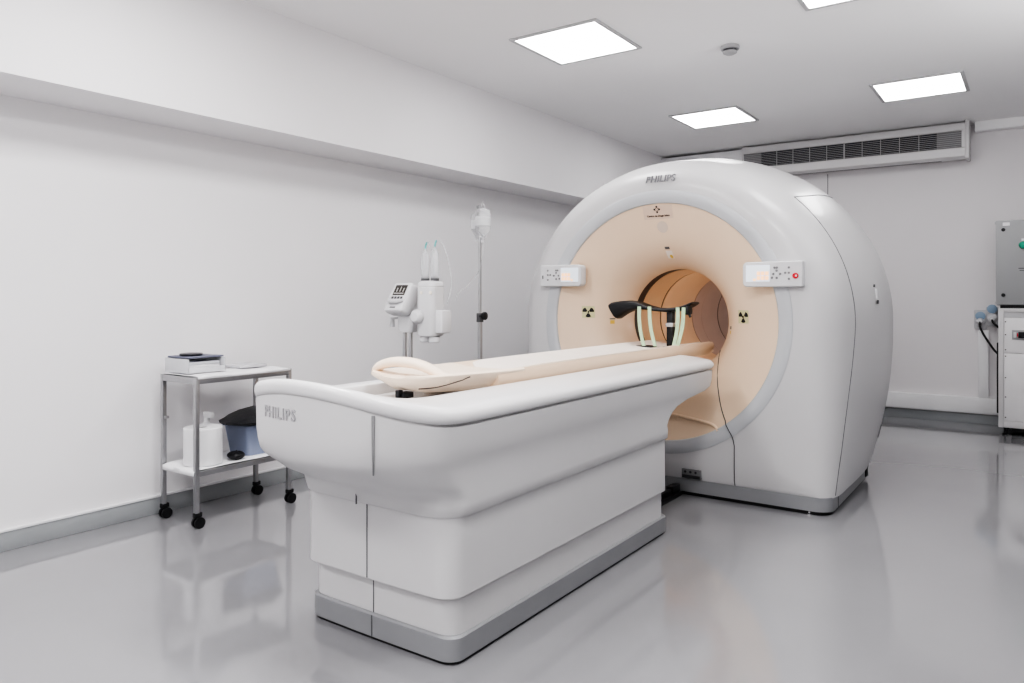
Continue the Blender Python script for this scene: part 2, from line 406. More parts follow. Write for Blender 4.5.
# radiation trefoil stickers
for sx_, sz_ in ((-1.525,1.167), (-2.64,1.185)):
    s = obj('radiation_sticker', patch(sx_, sz_, .082, .085), STICK, g)
    bm = new()
    for k in range(3):
        a0 = PI*7/6+k*2*PI/3 if False else PI/2+PI/3+k*2*PI/3 - PI/6
        a0 = [math.radians(d) for d in (30,150,270)][k]
        ring_ = []
        for r_, aa in [(.011,-30),(.037,-30),(.039,-10),(.039,10),(.037,30),(.011,30)]:
            a = a0+math.radians(aa); xx = sx_+r_*math.cos(a); zz = sz_+r_*math.sin(a)
            ring_.append(bm.verts.new((xx, fY(xx,zz)-.004, zz)))
        bm.faces.new(ring_)
    vs = [bm.verts.new((sx_+.008*math.cos(2*PI*k/14), fY(sx_,sz_)-.0042, sz_+.008*math.sin(2*PI*k/14))) for k in range(14)]; bm.faces.new(vs)
    obj('trefoil', bm, BLACK, s)
# clinic sticker at the top
s = obj('name_sticker', patch(-2.07, 1.862, .21, .088, .0015, 10), STICKC, g)
bm = new()
for dx, dz in ((0,.017),(0,-.017),(.017,0),(-.017,0)):
    q = [(-2.075+dx+ex, 1.880+dz+ez) for ex, ez in ((.0085,0),(0,.0085),(-.0085,0),(0,-.0085))]
    bm.faces.new([bm.verts.new((x, fY(x,z)-.004, z)) for x, z in q])
for k in range(4):
    a = math.radians(45+90*k); xx, zz = -2.075+.0105*math.cos(a), 1.880+.0105*math.sin(a)
    bm.faces.new([bm.verts.new((xx+ex, fY(xx,zz)-.0035, zz+ez)) for ex, ez in ((.004,.0),(0,.004),(-.004,0),(0,-.004))])
obj('emblem', bm, BLACK, s)
obj('sticker_text', mapv(text_bm('Centro de Diagnóstico', .0175, 0, bold=.0006), lambda x,y,z: (-2.07+x, fY(-2.07+x,1.838+y)-.004, 1.838+y)), BLACK, s)
obj('round_label', fdisc(-2.055, 1.765, .038, .002, 28), DISC, g)
# maker's lettering
def onbody(x, z): return bodyY(math.hypot(x-GX, z-GZ))
obj('lettering', mapv(text_bm('PHILIPS', .062, .006, shear=.22, spacing=1.08, bold=.0008), lambda x,y,z: (-2.04+x*.98, onbody(-2.04+x*.98, 2.078+y)-.006+z*.8, 2.078+y)), LETTER, g)
# control panels
def panel(xin, xout, dz=0.0):
    s = 1 if xout > xin else -1
    L = abs(xout-xin); z0, z1 = 1.355, 1.508
    X = lambda u: xin+s*u
    pr = []
    r = .028
    for cx, cz, a0, rr_ in ((r, z0+r, 180, r), (L-.006, z0+.006, 270, .006), (L-.006, z1-.006, 0, .006), (r, z1-r, 90, r)):
        for k in range(7): a = math.radians(a0+90*k/6); pr.append((cx+rr_*math.cos(a), cz+rr_*math.sin(a)))
    cxm, czm = L/2, (z0+z1)/2
    def rowp(y, k): return [V(X(cxm+(u-cxm)*(1-k*.03)), y, czm+(w-czm)*(1-k*.07)) for u, w in pr]
    bm = loft(new(), [rowp(4.615,0), rowp(4.555,0), rowp(4.549,.4), rowp(4.546,1)], True, True, True)
    p = obj('control_panel', bm, PLAST, g, ang=25)
    def bx(u0,u1,w0,w1,y0,y1,bev=0):
        a, b = sorted((X(u0), X(u1))); return box(new(), a, b, y0, y1, w0, w1, bev)
    sc = obj('screen', bx(.022,.165,1.387,1.487,4.5435,4.548), LCD, p)
    bm = new()
    for i in range(3):
        for j in range(2):
            a, b = sorted((X(.088+i*.025), X(.108+i*.025))); box(bm, a, b, 4.5425,4.5440, 1.398+j*.028, 1.420+j*.028)
    a, b = sorted((X(.065), X(.082))); box(bm, a, b, 4.5425,4.5440, 1.392, 1.406)
    obj('readout', bm, ORANGE, sc)
    for u, w in ((.192,1.470),(.206,1.470),(.185,1.432),(.225,1.432),(.205,1.452),(.205,1.408),(.177,1.410),(.255,1.438),(.276,1.470),(.276,1.438),(.276,1.402)):
        obj('button', cyl(new(), (X(u),4.5465,w), (X(u),4.542,w), .0075, .0065, 14), mat('button_grey',(.22,.22,.225),.45), p)
    obj('arrow_pad', cyl(new(), (X(.205),4.5465,1.431), (X(.205),4.5435,1.431), .011, seg=18), PLAST, p)
    if s > 0:
        bm = cyl(new(), (X(.314),4.5465,1.420), (X(.314),4.536,1.420), .018, .0165, 20); st = obj('stop_button', bm, RED, p)
        obj('stop_mark', cyl(new(), (X(.320),4.5365,1.420), (X(.320),4.5345,1.420), .0055, seg=14), PLAST, st)
    else:
        obj('button', box(new(), X(.318)-.003, X(.318)+.003, 4.542, 4.5465, 1.41, 1.435), SEAM, p)
    p.location.z = dz; p.scale.z = 1.0
panel(-1.472, -1.118); panel(-2.613, -2.955, .014)
# latch on the right side cover
def latch(y, z, r): c = side_pt(y, z); return cyl(new(), c+V(-.004,0,0), c+V(.006,0,0), r, seg=14)
obj('side_latch', latch(5.16,1.365,.009), SEAM, g)
obj('side_latch', latch(5.22,1.262,.012), SEAM, g)
obj('side_label', tube(new(), [side_pt(5.19,1.345), side_pt(5.205,1.285)], .0065, 8), TRIMW, g)
obj('side_catch', tube(new(), [side_pt(5.60,.42), side_pt(5.61,.33)], .006, 6), SEAML, g)

# ------------------------------------------------------------------ patient table
TX = -2.035
tb = thing('patient_table', 'long white patient couch with a stepped pedestal in front of the scanner', 'scanner table', (TX, 2.9, 0))
def rr(xh, yf, yb, rf, rb, k=.9, n=9, ns=44, nf=22):
    x0, x1 = TX-xh, TX+xh; pts = []
    if yf < 1.72: yf += .016
    def arc(cx, cy, r, a0):
        for i in range(n+1): a = math.radians(a0+90*i/n); pts.append([cx+r*math.cos(a), cy+r*math.sin(a)])
    def seg(a, b, m):
        for i in range(1, m): pts.append([a[0]+(b[0]-a[0])*i/m, a[1]+(b[1]-a[1])*i/m])
    arc(x1-rf, yf+rf, rf, 270); seg((x1,yf+rf), (x1,yb-rb), ns)
    arc(x1-rb, yb-rb, rb, 0); seg((x1-rb,yb), (x0+rb,yb), nf)
    arc(x0+rb, yb-rb, rb, 90); seg((x0,yb-rb), (x0,yf+rf), ns)
    arc(x0+rf, yf+rf, rf, 180); seg((x0+rf,yf), (x1-rf,yf), nf)
    for p in pts:
        w = max(0., min(1., (2.1-p[1])/.45)); p[1] += k*(p[0]-TX)**2*w
    return pts
def zg(y): t_ = max(0., min(1., (2.1-y)/.52)); return .862+.125*t_**2.8
def flat(z, *a, **k): return [V(x, y, z) for x, y in rr(*a, **k)]
K0 = dict(k=0.15)
# pedestal, bottom to top
obj('plinth_gap', loft(new(), [flat(0,.372,1.995,3.82,.055,.04,**K0), flat(.022,.372,1.995,3.82,.055,.04,**K0)], True, True, True), BLACK, tb)
obj('plinth', loft(new(), [flat(.014,.382,1.985,3.83,.06,.04,**K0), flat(.094,.382,1.985,3.83,.06,.04,**K0), flat(.101,.375,1.992,3.823,.055,.04,**K0)], True, True, True), SKIRT, tb, ang=30)
obj('lower_tier', loft(new(), [flat(.095,.371,1.998,3.80,.065,.04,**K0), flat(.26,.371,1.998,3.80,.065,.04,**K0)], True, True, True), SHELL, tb)
obj('middle_tier', loft(new(), [flat(.244,.372,1.975,3.79,.07,.04,**K0), flat(.238,.384,1.967,3.80,.075,.04,**K0), flat(.243,.391,1.96,3.805,.08,.04,**K0), flat(.535,.391,1.96,3.80,.08,.04,**K0)], True, True, True), SHELL, tb, ang=50)
# upper body
SH = [(.538,.395,1.950,3.81,.11,.05,.2),(.527,.402,1.942,3.81,.11,.05,.2),(.532,.407,1.937,3.81,.112,.05,.25),(.57,.409,1.918,3.81,.12,.05,.3),(.60,.409,1.885,3.80,.15,.05,.45),(.63,.410,1.815,3.82,.16,.05,.6),
      (.66,.411,1.745,3.86,.17,.05,.7),(.69,.414,1.680,3.93,.18,.05,.8),(.715,.418,1.64,4.07,.19,.05,.8),(.735,.423,1.612,4.33,.20,.06,.8),(.755,.428,1.597,4.405,.205,.06,.8),(.79,.432,1.587,4.42,.21,.06,.8),(.83,.435,1.582,4.42,.21,.06,.8)]
rows = [flat(z, xh, yf, yb, rf, rb, k=k) for z, xh, yf, yb, rf, rb, k in SH]
top = rr(.436,1.58,4.42,.21,.06,k=.8); rows.append([V(x,y,zg(y)-.010) for x,y in top])
top = rr(.418,1.598,4.402,.20,.05,k=.8); rows.append([V(x,y,zg(y)-.010) for x,y in top])
obj('upper_body', loft(new(), rows, True, True, True), SHELL, tb, ang=50)
# rim
RM_ = [(.020,-.012),(.020,-.002),(.002,.000),(-.005,.008),(-.008,.018),(-.004,.030),(.006,.040),(.024,.047),(.05,.0525),(.09,.057),(.15,.061),(.198,.063),(.205,.062),(.209,.057),(.213,None)]
RM = [(a, b if b is None else b*1.15) for a, b in RM_]
rows = []
for ins, dz in RM:
    P_ = rr(.436-ins, 1.58+ins*.72, 4.42-min(ins,.05), max(.05,.21-ins*.5), max(.02,.06-ins*.2), k=.8)
    rows.append([V(x, y, .886 if dz is None else zg(y)+dz) for x, y in P_])
obj('rim', loft(new(), rows, True, False, True), SHELLT, tb, ang=50)
rows = []
for ins, dz in ((.016,-.0125),(.016,-.0005)):
    P_ = rr(.436-ins, 1.58+ins*.72, 4.42-ins, .205, .055, k=.8); rows.append([V(x,y,zg(y)+dz) for x,y in P_])
obj('rim_groove', loft(new(), rows), SHELL, tb)
# seams and lettering of the front
def nosey(x, z):
    for a, b in zip(SH[:-1], SH[1:]):
        if a[0] <= z <= b[0]:
            kk = (z-a[0])/(b[0]-a[0]); yf = a[2]+(b[2]-a[2])*kk; k = a[6]+(b[6]-a[6])*kk; break
    else: yf, k = 1.58, .8
    if yf < 1.72: yf += .016
    w = max(0., min(1., (2.1-yf)/.45)); return yf+k*(x-TX)**2*w
obj('front_lettering', mapv(text_bm('PHILIPS', .058, .003, spacing=1.22, bold=.0008), lambda x,y,z: (-2.098+x*.84, nosey(-2.098+x*.84,.9)-.001-z*.6, .900+y*.95)), mat('pale_lettering', (.40,.395,.41), .35, metal=.2), tb)
def cross_x(row):                                   # where an outline meets the vertical cut of the nose cover
    P_ = row[-22:]+row[:10]
    f = lambda p: p.x+1.028*p.y
    for a, b in zip(P_[:-1], P_[1:]):
        if f(a)*f(b) <= 0 and f(a) != f(b): return a.lerp(b, f(a)/(f(a)-f(b)))
    return P_[-1]
rows = [flat(z, xh, yf, yb, rf, rb, k=k) for z, xh, yf, yb, rf, rb, k in SH[8:]]
pts = [cross_x(r) for r in rows]
top = [V(x,y,zg(y)-.012) for x,y in rr(.436,1.58,4.42,.21,.06,k=.8)]; pts.append(cross_x(top))
obj('nose_seam', tube(new(), pts, .0055, 6, rfun=lambda u: .6+.5*u), mat('seam_mid',(.25,.25,.255),.6), tb)
pts = [V(TX-.004, 1.965, .243), V(TX-.004, 1.9695, .52)]
obj('centre_seam', box(new(), TX-.014, TX-.0105, 1.9575, 1.962, .245, .525), SEAM, tb)
obj('centre_seam', box(new(), TX-.018, TX-.0145, 1.996, 2.000, .101, .24), SEAM, tb)
obj('centre_seam', box(new(), TX-.015, TX-.011, 1.983, 1.987, .016, .095), SEAM, tb)
obj('centre_seam', box(new(), TX-.034, TX-.031, 1.921, 1.927, .525, .57), SEAML, tb)
# docking rail on the floor toward the scanner
bm = new(); box(bm, TX-.18, TX+.15, 3.835, 4.60, 0.0, .03, .004); box(bm, TX-.16, TX+.13, 3.835, 4.55, .03, .058, .004); box(bm, TX+.09, TX+.14, 4.48, 4.59, .03, .075, .004)
obj('docking_rail', bm, BLACK, tb)
# sliding top
def slab_row(y, hw, zb, zt, dip=.026, hb=.20):
    c = [(-hb,zb),(hb,zb),(hw*.94,zb+.012),(hw,zb+.4*(zt-zb)),(hw*.985,zb+.8*(zt-zb)),(hw*.94,zt),(hw*.87,zt-.002)]
    for k in range(1, 12): u = 1-2*k/12; c.append((u*hw*.85, zt-.004-dip*(1-u*u)))
    c += [(-hw*.87,zt-.002),(-hw*.94,zt),(-hw*.985,zb+.8*(zt-zb)),(-hw,zb+.4*(zt-zb)),(-hw*.94,zb+.012)]
    return [V(TX+x, y, z) for x, z in c]
rows = [slab_row(y, hw, zb, zt, d) for y, hw, zb, zt, d in ((2.50,.205,.888,.975,.008),(2.62,.212,.888,.976,.012),(2.80,.215,.888,.976,.024),(4.86,.215,.888,.976,.026),(4.98,.203,.892,.974,.024),(5.05,.201,.905,.968,.02))]
st = obj('sliding_top', loft(new(), rows, True, True, True), CREAM, tb, ang=50)
rows = []
for y, hw in ((2.72,.10),(2.78,.155),(2.86,.178),(3.3,.182),(4.6,.182),(4.86,.178)):
    top_ = [(hw*(1-2*k/14), .976-.0005-.026*(1-(hw*(1-2*k/14)/.183)**2)) for k in range(15)]
    rows.append([V(TX+u, y, z+.005) for u, z in top_]+[V(TX+u, y, z-.001) for u, z in top_[::-1]])
obj('pad', loft(new(), rows, True, True, True), PAD, st)
HU = [(2.085,.10,.02,.962,.984),(2.105,.15,.035,.938,.986),(2.14,.178,.05,.922,.987),(2.20,.190,.065,.908,.986),(2.30,.198,.09,.902,.984),(2.45,.206,.13,.894,.980),(2.60,.2125,.148,.8885,.9765),(2.68,.2135,.15,.8885,.9765)]
rows = []
for y, hw, hb, zb, zt in HU:
    c = [(-hb,zb),(hb,zb),((hb+hw)/2+.012,zb+.5*(zt-zb)-.004),(hw-.004,zt-.014),(hw,zt-.006),(hw-.006,zt),(hw-.02,zt),(hw*.5,zt-.011),(0,zt-.014),(-hw*.5,zt-.011),(-hw+.02,zt),(-hw+.006,zt),(-hw,zt-.006),(-hw+.004,zt-.014),(-(hb+hw)/2-.012,zb+.5*(zt-zb)-.004)]
    rows.append([V(TX+x, y+(.35*x*x if y < 2.3 else 0), z) for x, z in c])
fe = obj('foot_end', loft(new(), rows, True, True, True), CREAML, st, ang=50)
hp = smooth_path([(-2.205,2.18,.965),(-2.205,2.168,.985),(-2.181,2.165,1.006),(-2.125,2.168,1.022),(-2.069,2.175,1.025),(-2.01,2.187,1.020),(-1.95,2.197,1.004),(-1.90,2.21,.980),(-1.872,2.23,.962)], 8)
obj('grab_handle', tube(new(), hp, .0155, 14, sx=1.5, up=(0,0,1), rfun=lambda u: .85+.35*math.sin(PI*u)+.25*u), CREAML, fe, ang=60)
bm = new(); box(bm, TX-.012, TX+.03, 2.115, 2.17, .889, .912, .003); box(bm, TX-.005, TX+.015, 2.10, 2.125, .889, .922, .003)
obj('lock_clip', bm, BLACK, fe)
def hull(y, v):
    for a, b in zip(HU[:-1], HU[1:]):
        if a[0] <= y <= b[0]: k = (y-a[0])/(b[0]-a[0]); hw, hb, zb, zt = [a[i]+(b[i]-a[i])*k for i in range(1,5)]; break
    p0 = V(hb,0,zb); p1 = V((hb+hw)/2+.012,0,zb+.5*(zt-zb)-.004); p2 = V(hw-.004,0,zt-.014)
    p = p0.lerp(p1, v*2) if v < .5 else p1.lerp(p2, v*2-1)
    return V(TX+p.x+.001, y+(.35*p.x**2 if y < 2.3 else 0), p.z)
obj('hull_crease', tube(new(), [hull(2.15+.17*k/10, .12+.85*(k/10)**1.2) for k in range(11)], .0032, 6), mat('crease_brown',(.12,.10,.09),.6), fe)

st.location.z = .011
# ------------------------------------------------------------------ arm support on the sliding top
Y0 = 4.50
ar = thing('arm_support', 'black curved arm rest with mint straps standing on the couch at the bore', 'arm rest', (-2.04, Y0, .955))
LIFT = ar
cl = [(-2.330,1.190,.058),(-2.322,1.195,.060),(-2.30,1.203,.056),(-2.26,1.217,.046),(-2.21,1.229,.036),(-2.15,1.231,.026),(-2.09,1.219,.016),(-2.02,1.206,.012),(-1.95,1.202,.013),(-1.88,1.208,.015),(-1.83,1.220,.014),(-1.79,1.236,.012),(-1.765,1.250,.008)]
rows = []
for i, (x, z, h) in enumerate(cl):
    a = cl[max(0,i-1)]; b = cl[min(len(cl)-1,i+1)]; tx, tz = b[0]-a[0], b[1]-a[1]; L = math.hypot(tx,tz); nx, nz = -tz/L, tx/L
    d = .07
    ring_ = []
    for k in range(14):
        aa = 2*PI*k/14; cu, su = math.cos(aa), math.sin(aa)
        cu = math.copysign(abs(cu)**.6, cu); su = math.copysign(abs(su)**.6, su)
        ring_.append(V(x+nx*h*su, Y0+.02+d*cu, z+nz*h*su))
    rows.append(ring_)
obj('arm_trough', loft(new(), rows, True, True, True), BLACK, ar, ang=50)
bm = new(); box(bm, -1.945, -1.900, Y0-.02, Y0+.03, .965, 1.20, .008); po = obj('post', bm, BLACK, ar)
obj('post_band', box(new(), -1.948, -1.897, Y0-.023, Y0+.033, 1.095, 1.122, .004), STEEL, po)
obj('clamp', box(new(), -1.83, -1.78, Y0-.05, Y0+.02, 1.175, 1.235, .012), BLACK, ar)
obj('clamp', tube(new(), [(-1.79,Y0-.03,1.20),(-1.775,Y0-.035,1.16)], .008, 8), BLACK, ar)
for q in ((-2.14, -2.03, Y0-.06, Y0+.03), (-1.96, -1.885, Y0-.05, Y0+.05)): obj('base_plate', box(new(), *q, .957, .970, .004), BLACK, ar)
for x0, x1 in ((-2.117,-2.085),(-2.045,-2.005),(-1.852,-1.880),(-1.812,-1.855)):
    pts = []
    for k in range(9):
        u = k/8; pts.append((x0+(x1-x0)*u-.012*math.sin(PI*u)*(1 if x0<-2 else -1), Y0-.055, 1.225-.255*u if x0 < -2 else 1.222-.252*u))
    obj('strap', ribbon(new(), pts, (.024,0,0), (0,.004,0)), STRAP, ar)

ar.location.z += .006
# ------------------------------------------------------------------ instrument trolley
tx0, tx1, ty0, ty1 = -4.168, -3.832, 2.372, 3.00
tr = thing('instrument_trolley', 'two-shelf steel instrument trolley on black casters against the left wall', 'trolley', ((tx0+tx1)/2, (ty0+ty1)/2, 0))
for x, y in ((tx0,ty0),(tx1,ty0),(tx0,ty1),(tx1,ty1)):
    lg = obj('leg', box(new(), x-.0125, x+.0125, y-.0125, y+.0125, .085, .845, .002), STEEL, tr)
    bm = new(); a = .7
    for s in (-.014, .014): cyl(bm, (x+s-.006,y+.012,.031), (x+s+.006,y+.012,.031), .031, seg=24)
    cyl(bm, (x-.02,y+.012,.031), (x+.02,y+.012,.031), .008, seg=10)
    box(bm, x-.012, x+.012, y-.018, y+.03, .062, .088, .004)
    obj('caster', bm, BLACK, lg)
def frame(z0, z1, name):
    bm = new(); e = .012
    box(bm, tx0, tx1, ty0-e, ty0+e*.4, z0, z1, .002); box(bm, tx0, tx1, ty1-e*.4, ty1+e, z0, z1, .002)
    box(bm, tx0-e, tx0+e*.4, ty0, ty1, z0, z1, .002); box(bm, tx1-e*.4, tx1+e, ty0, ty1, z0, z1, .002)
    box(bm, tx0, tx1, ty0, ty1, z0+.01, z0+.018)
    return obj(name, bm, STEEL, tr)
frame(.806, .842, 'top_shelf'); frame(.288, .318, 'lower_shelf')
obj('side_bracket', box(new(), tx0-.02, tx0+.03, ty0-.005, ty0+.018, .585, .600, .002), STEEL, tr)

def sheet(x0, x1, y0, y1, z, drop, seed, n=26, amp=.006):
    rnd = random.Random(seed); ph = [rnd.uniform(0,6) for _ in range(8)]
    rows = []
    for j in range(n+1):
        row = []
        for i in range(n+1):
            x = x0+(x1-x0)*i/n; y = y0+(y1-y0)*j/n
            d = amp*(.5+.5*math.sin(9*x*3+ph[0])*math.sin(7*y*2+ph[1]))+amp*.6*(.5+.5*math.sin(31*x+17*y+ph[2]))
            zz = z+.0015+d
            ex = max(0, x-(tx1+.006)); ex2 = max(0, (ty0-.006)-y)
            if ex > 0: zz = z+.004-ex*drop[0]; x = tx1+.0155+.05*ex
            if ex2 > 0: zz = min(zz, z+.004-ex2*drop[1]); y = ty0-.0155-.05*ex2
            row.append(V(x, y, zz))
        rows.append(row)
    return loft(new(), rows, False)
def solidify(o, th):
    m = o.modifiers.new('thickness', 'SOLIDIFY'); m.thickness = th; m.offset = 1
    return o
o = tag(obj('paper_sheet', sheet(tx0+.01, tx1+.02, ty0+.0, ty1+.0, .842, (.9,.9), 1), CLOTH, ang=80), 'white paper sheet covering the top shelf of the trolley', 'sheet'); solidify(o, .0015)
o = tag(obj('paper_sheet', sheet(tx0+.02, tx1+.004, ty0-.035, ty1-.02, .318, (1.0,1.0), 2), CLOTH, ang=80), 'white paper sheet lining the lower shelf of the trolley', 'sheet'); solidify(o, .0015)
zt = .863
# file tray with papers
t = thing('document_tray', 'clear plastic tray of papers on the left of the trolley top', 'tray', (-4.03, 2.50, zt))
bm = new(); x0,x1,y0,y1 = -4.175,-3.93,2.385,2.62
box(bm, x0,x1,y0,y1, zt-.006, zt+.002); box(bm, x0,x1,y0,y0+.005, zt, zt+.075,.002); box(bm, x0,x0+.005,y0,y1, zt, zt+.075,.002); box(bm, x0,x1,y1-.005,y1, zt, zt+.075,.002); box(bm, x1-.005,x1,y0,y1, zt, zt+.028,.002)
obj('tray_body', bm, mat('frosted_plastic',(.74,.75,.77),.25,trans=.25,ior=1.2), t)
rnd = random.Random(3); z = zt+.004
for k in range(4):
    h = rnd.choice((.008,.012,.016))
    a = rnd.uniform(-.05,.05); M = Matrix.Translation((-4.055,2.503,0)) @ Matrix.Rotation(a,4,'Z')
    o = obj('paper_bundle', box(new(), -.10,.10,-.095,.095, z, z+h, .001, mtx=M), PAPER if k%2 == 0 else mat('grey_paper',(.56,.57,.60),.7), None)
    tag(o, ['white paper bundle at the bottom of the clear document tray','grey paper bundle second from the bottom in the document tray','white paper bundle under the grey one near the tray top','grey paper bundle uppermost in the clear document tray'][k], 'papers', 'paper bundles in the document tray')
    z += h+.001
bm = box(new(), -.11,.11,-.10,.12, zt+.0775, zt+.086, .002, mtx=Matrix.Translation((-4.06,2.50,0)) @ Matrix.Rotation(.06,4,'Z'))
tag(obj('notebook', bm, mat('slate_cover',(.16,.17,.23),.5)), 'thin slate-blue notebook lying on the clear document tray', 'notebook')
bm = new(); lathe(bm, [(.0,0),(.06,.002),(.066,.010),(.060,.014),(.0,.012)], (-4.06,2.48,zt+.0865), seg=24, cap0=False); 
tag(obj('kidney_dish', bm, mat('dark_dish',(.05,.05,.055),.4)), 'small dark dish on top of the notebook on the trolley', 'dish')
bm = new()
box(bm, -4.17,-3.99,2.76,2.96, .853,.872,.008); tag(obj('instrument_pouch', bm, mat('pouch_grey',(.55,.55,.57),.35)), 'flat grey instrument pouch at the far corner of the trolley top', 'pouch')
# things on the lower shelf
zl = .330
t = thing('paper_towel_roll', 'fat white paper towel roll standing on the trolley lower shelf', 'paper roll', (-3.955, 2.49, zl))
obj('roll', lathe(new(), [(.022,zl),(.104,zl),(.106,zl+.004),(.106,zl+.206),(.102,zl+.211),(.026,zl+.209),(.022,zl+.19)], (-3.955,2.49,0), seg=48), PAPER, t)
obj('core', lathe(new(), [(.022,zl+.001),(.022,zl+.206),(.019,zl+.206),(.019,zl+.02)], (-3.955,2.49,0), seg=24, cap1=True), mat('card_core',(.35,.33,.32),.8), t)
t = thing('spray_bottle', 'white plastic bottle standing behind the paper towel roll', 'bottle', (-4.09, 2.60, zl))
obj('bottle_body', lathe(new(), [(.03,zl),(.038,zl+.01),(.038,zl+.17),(.03,zl+.20),(.014,zl+.215)], (-4.09,2.60,0), seg=24, cap0=True, cap1=True), PLAST, t)
bm = new(); cyl(bm, (-4.09,2.60,zl+.213), (-4.09,2.60,zl+.24), .017, seg=16); box(bm, -4.11,-4.03,2.585,2.615,zl+.238,zl+.272,.006); obj('spray_head', bm, PLAST, t)
# bin
bx0,bx1,by0,by1 = -4.12,-3.868,2.725,2.975
t = thing('plastic_bin', 'blue-grey plastic storage bin on the trolley lower shelf', 'bin', (-3.98,2.85,zl))
def binrow(z, g_, r=.03): return [V(x,y,z) for x,y in plan(bx0-g_,bx1+g_,by0-g_,by1+g_,r)]
obj('bin_body', loft(new(), [binrow(zl,-.025),binrow(zl+.185,0),binrow(zl+.185,-.004),binrow(zl+.01,-.03)], True, True, True), BLUE, t)
obj('bin_rim', loft(new(), [binrow(zl+.170,.0),binrow(zl+.172,.008),binrow(zl+.186,.009),binrow(zl+.188,.0)], True, False, False), BLUE, t)
def lump(cx,cy,cz,rx,ry,rz,seed,n=24,m=12, sag=.18):
    rnd = random.Random(seed); ph=[rnd.uniform(0,6) for _ in range(6)]; rows=[]
    for j in range(1,m):
        b = -PI/2+PI*j/m; row=[]
        for i in range(n):
            a = 2*PI*i/n
            k = 1+sag*math.sin(3*a+ph[0]+b)*math.cos(2*b+ph[1])+sag*.5*math.sin(7*a+ph[2]+3*b)
            ca, sa = math.cos(a), math.sin(a)
            ca = math.copysign(abs(ca)**.7,ca); sa = math.copysign(abs(sa)**.7,sa)
            row.append(V(cx+rx*k*math.cos(b)*ca, cy+ry*k*math.cos(b)*sa, cz+rz*math.sin(b)*(1+.15*math.sin(4*a+ph[3]))))
        rows.append(row)
    return loft(new(), rows, True, True, True)
bm = new(); rows = []
for y, z0_, z1_, xa, xb in ((2.585,.545,.553,-3.90,-3.86),(2.64,.535,.565,-4.02,-3.84),(2.72,.525,.580,-4.08,-3.835),(2.80,.522,.598,-4.09,-3.835),(2.90,.524,.612,-4.08,-3.84),(2.97,.53,.60,-4.05,-3.86)):
    rows.append([V(xa,y,z0_),V(xb,y,z0_),V(xb+.012,y,z0_+.3*(z1_-z0_)),V(xb-.02,y,z0_+.8*(z1_-z0_)),V((xa+xb)/2,y,z1_),V(xa+.03,y,z1_-.006),V(xa-.01,y,(z0_+z1_)/2)])
loft(bm, rows, True, True, True)
tag(obj('black_bag', bm, BAG, ang=25), 'folded black bag lying across the top of the blue-grey bin', 'bag')
tag(obj('cable_pouch', lump(-3.895,2.668,.352,.05,.045,.024,8,sag=.06), BAG), 'small black pouch between the paper towel roll and the bin', 'pouch')

# ------------------------------------------------------------------ contrast injector
ix, iy = -3.14, 3.42
inj = thing('contrast_injector', 'white dual-syringe injector on a pole stand behind the couch', 'injector', (ix, iy, 0))
bm = new()
for k in range(5):
    a = 2*PI*k/5+.3; p = V(ix+.27*math.cos(a), iy+.27*math.sin(a), .075)
    tube(bm, [(ix,iy,.10), p], .022, 8)
    cyl(bm, p+V(0,0,.0), p+V(0,0,-.03), .012, seg=8)
bs = obj('stand_base', bm, PLASTG, inj)
for k in range(5):
    a = 2*PI*k/5+.3; p = V(ix+.27*math.cos(a), iy+.27*math.sin(a), .030)
    obj('caster', cyl(new(), p+V(-.012,0,0), p+V(.012,0,0), .030, seg=16), BLACK, bs)
for x in (-3.218, -3.168): obj('pole', cyl(new(), (x,iy-.02,.09), (x,iy-.02,1.11), .013, seg=16), STEEL, inj)
bm = new(); loft(bm, [[V(x,y,z) for x,y in plan(-3.245-o_,-3.13+o_,iy-.06-o_*.5,iy+.02+o_*.5,.025)] for z,o_ in ((1.075,-.01),(1.09,0),(1.14,.005),(1.24,0),(1.32,-.012))], True, True, True)
obj('pole_head', bm, PLAST, inj)
obj('lock_knob', cyl(new(), (-3.285,iy-.06,1.11),(-3.275,iy-.07,1.165), .016,.012,14), PLASTG, inj)
obj('lock_knob', tube(new(), [(-3.275,iy-.07,1.16),(-3.21,iy-.03,1.17)], .008, 8), PLASTG, inj)
# display unit, tilted back and turned a little to the camera
M = Matrix.Translation((-3.205, iy-.07, 1.284)) @ Matrix.Rotation(math.radians(-4),4,'Z') @ Matrix.Rotation(math.radians(-30),4,'X') @ Matrix.Diagonal((.95,1,1.05,1))
def dspp(hw, hh, y, r=.022): return [M @ V(x,y,z) for x,z in plan(-hw,hw,-hh,hh,r)]
bm = loft(new(), [dspp(.070,.075,.075),dspp(.085,.090,.05),dspp(.090,.098,.0),dspp(.086,.095,-.022),dspp(.080,.089,-.028)], True, True, True)
di = obj('display_unit', bm, PLAST, inj, ang=40)
obj('screen', box(new(), -.055,.055,-.031,-.0275,.008,.076,.001,mtx=M), LCDD, di)
bm = new()
for k in range(3): box(bm, -.03+k*.03,-.022+k*.03,-.0325,-.0305,.03,.055+.008*(k%2),mtx=M)
box(bm, -.045,.045,-.0325,-.0305,.016,.022,mtx=M)
obj('readout', bm, mat('lcd_grey',(.45,.44,.42),.4), di)
for k in range(4): obj('button', box(new(), -.052+k*.028,-.034+k*.028,-.0325,-.0275,-.016,-.002,.0015,mtx=M), SEAM, di)
obj('palm_lip', tube(new(), [M @ V(-.07,-.03,-.030), M @ V(-.035,-.042,-.046), M @ V(.035,-.042,-.046), M @ V(.07,-.03,-.030)], .009, 8), PLASTG, di)
obj('badge', box(new(), -.03,.02,-.0300,-.0275,-.078,-.068,mtx=M), SEAML, di)
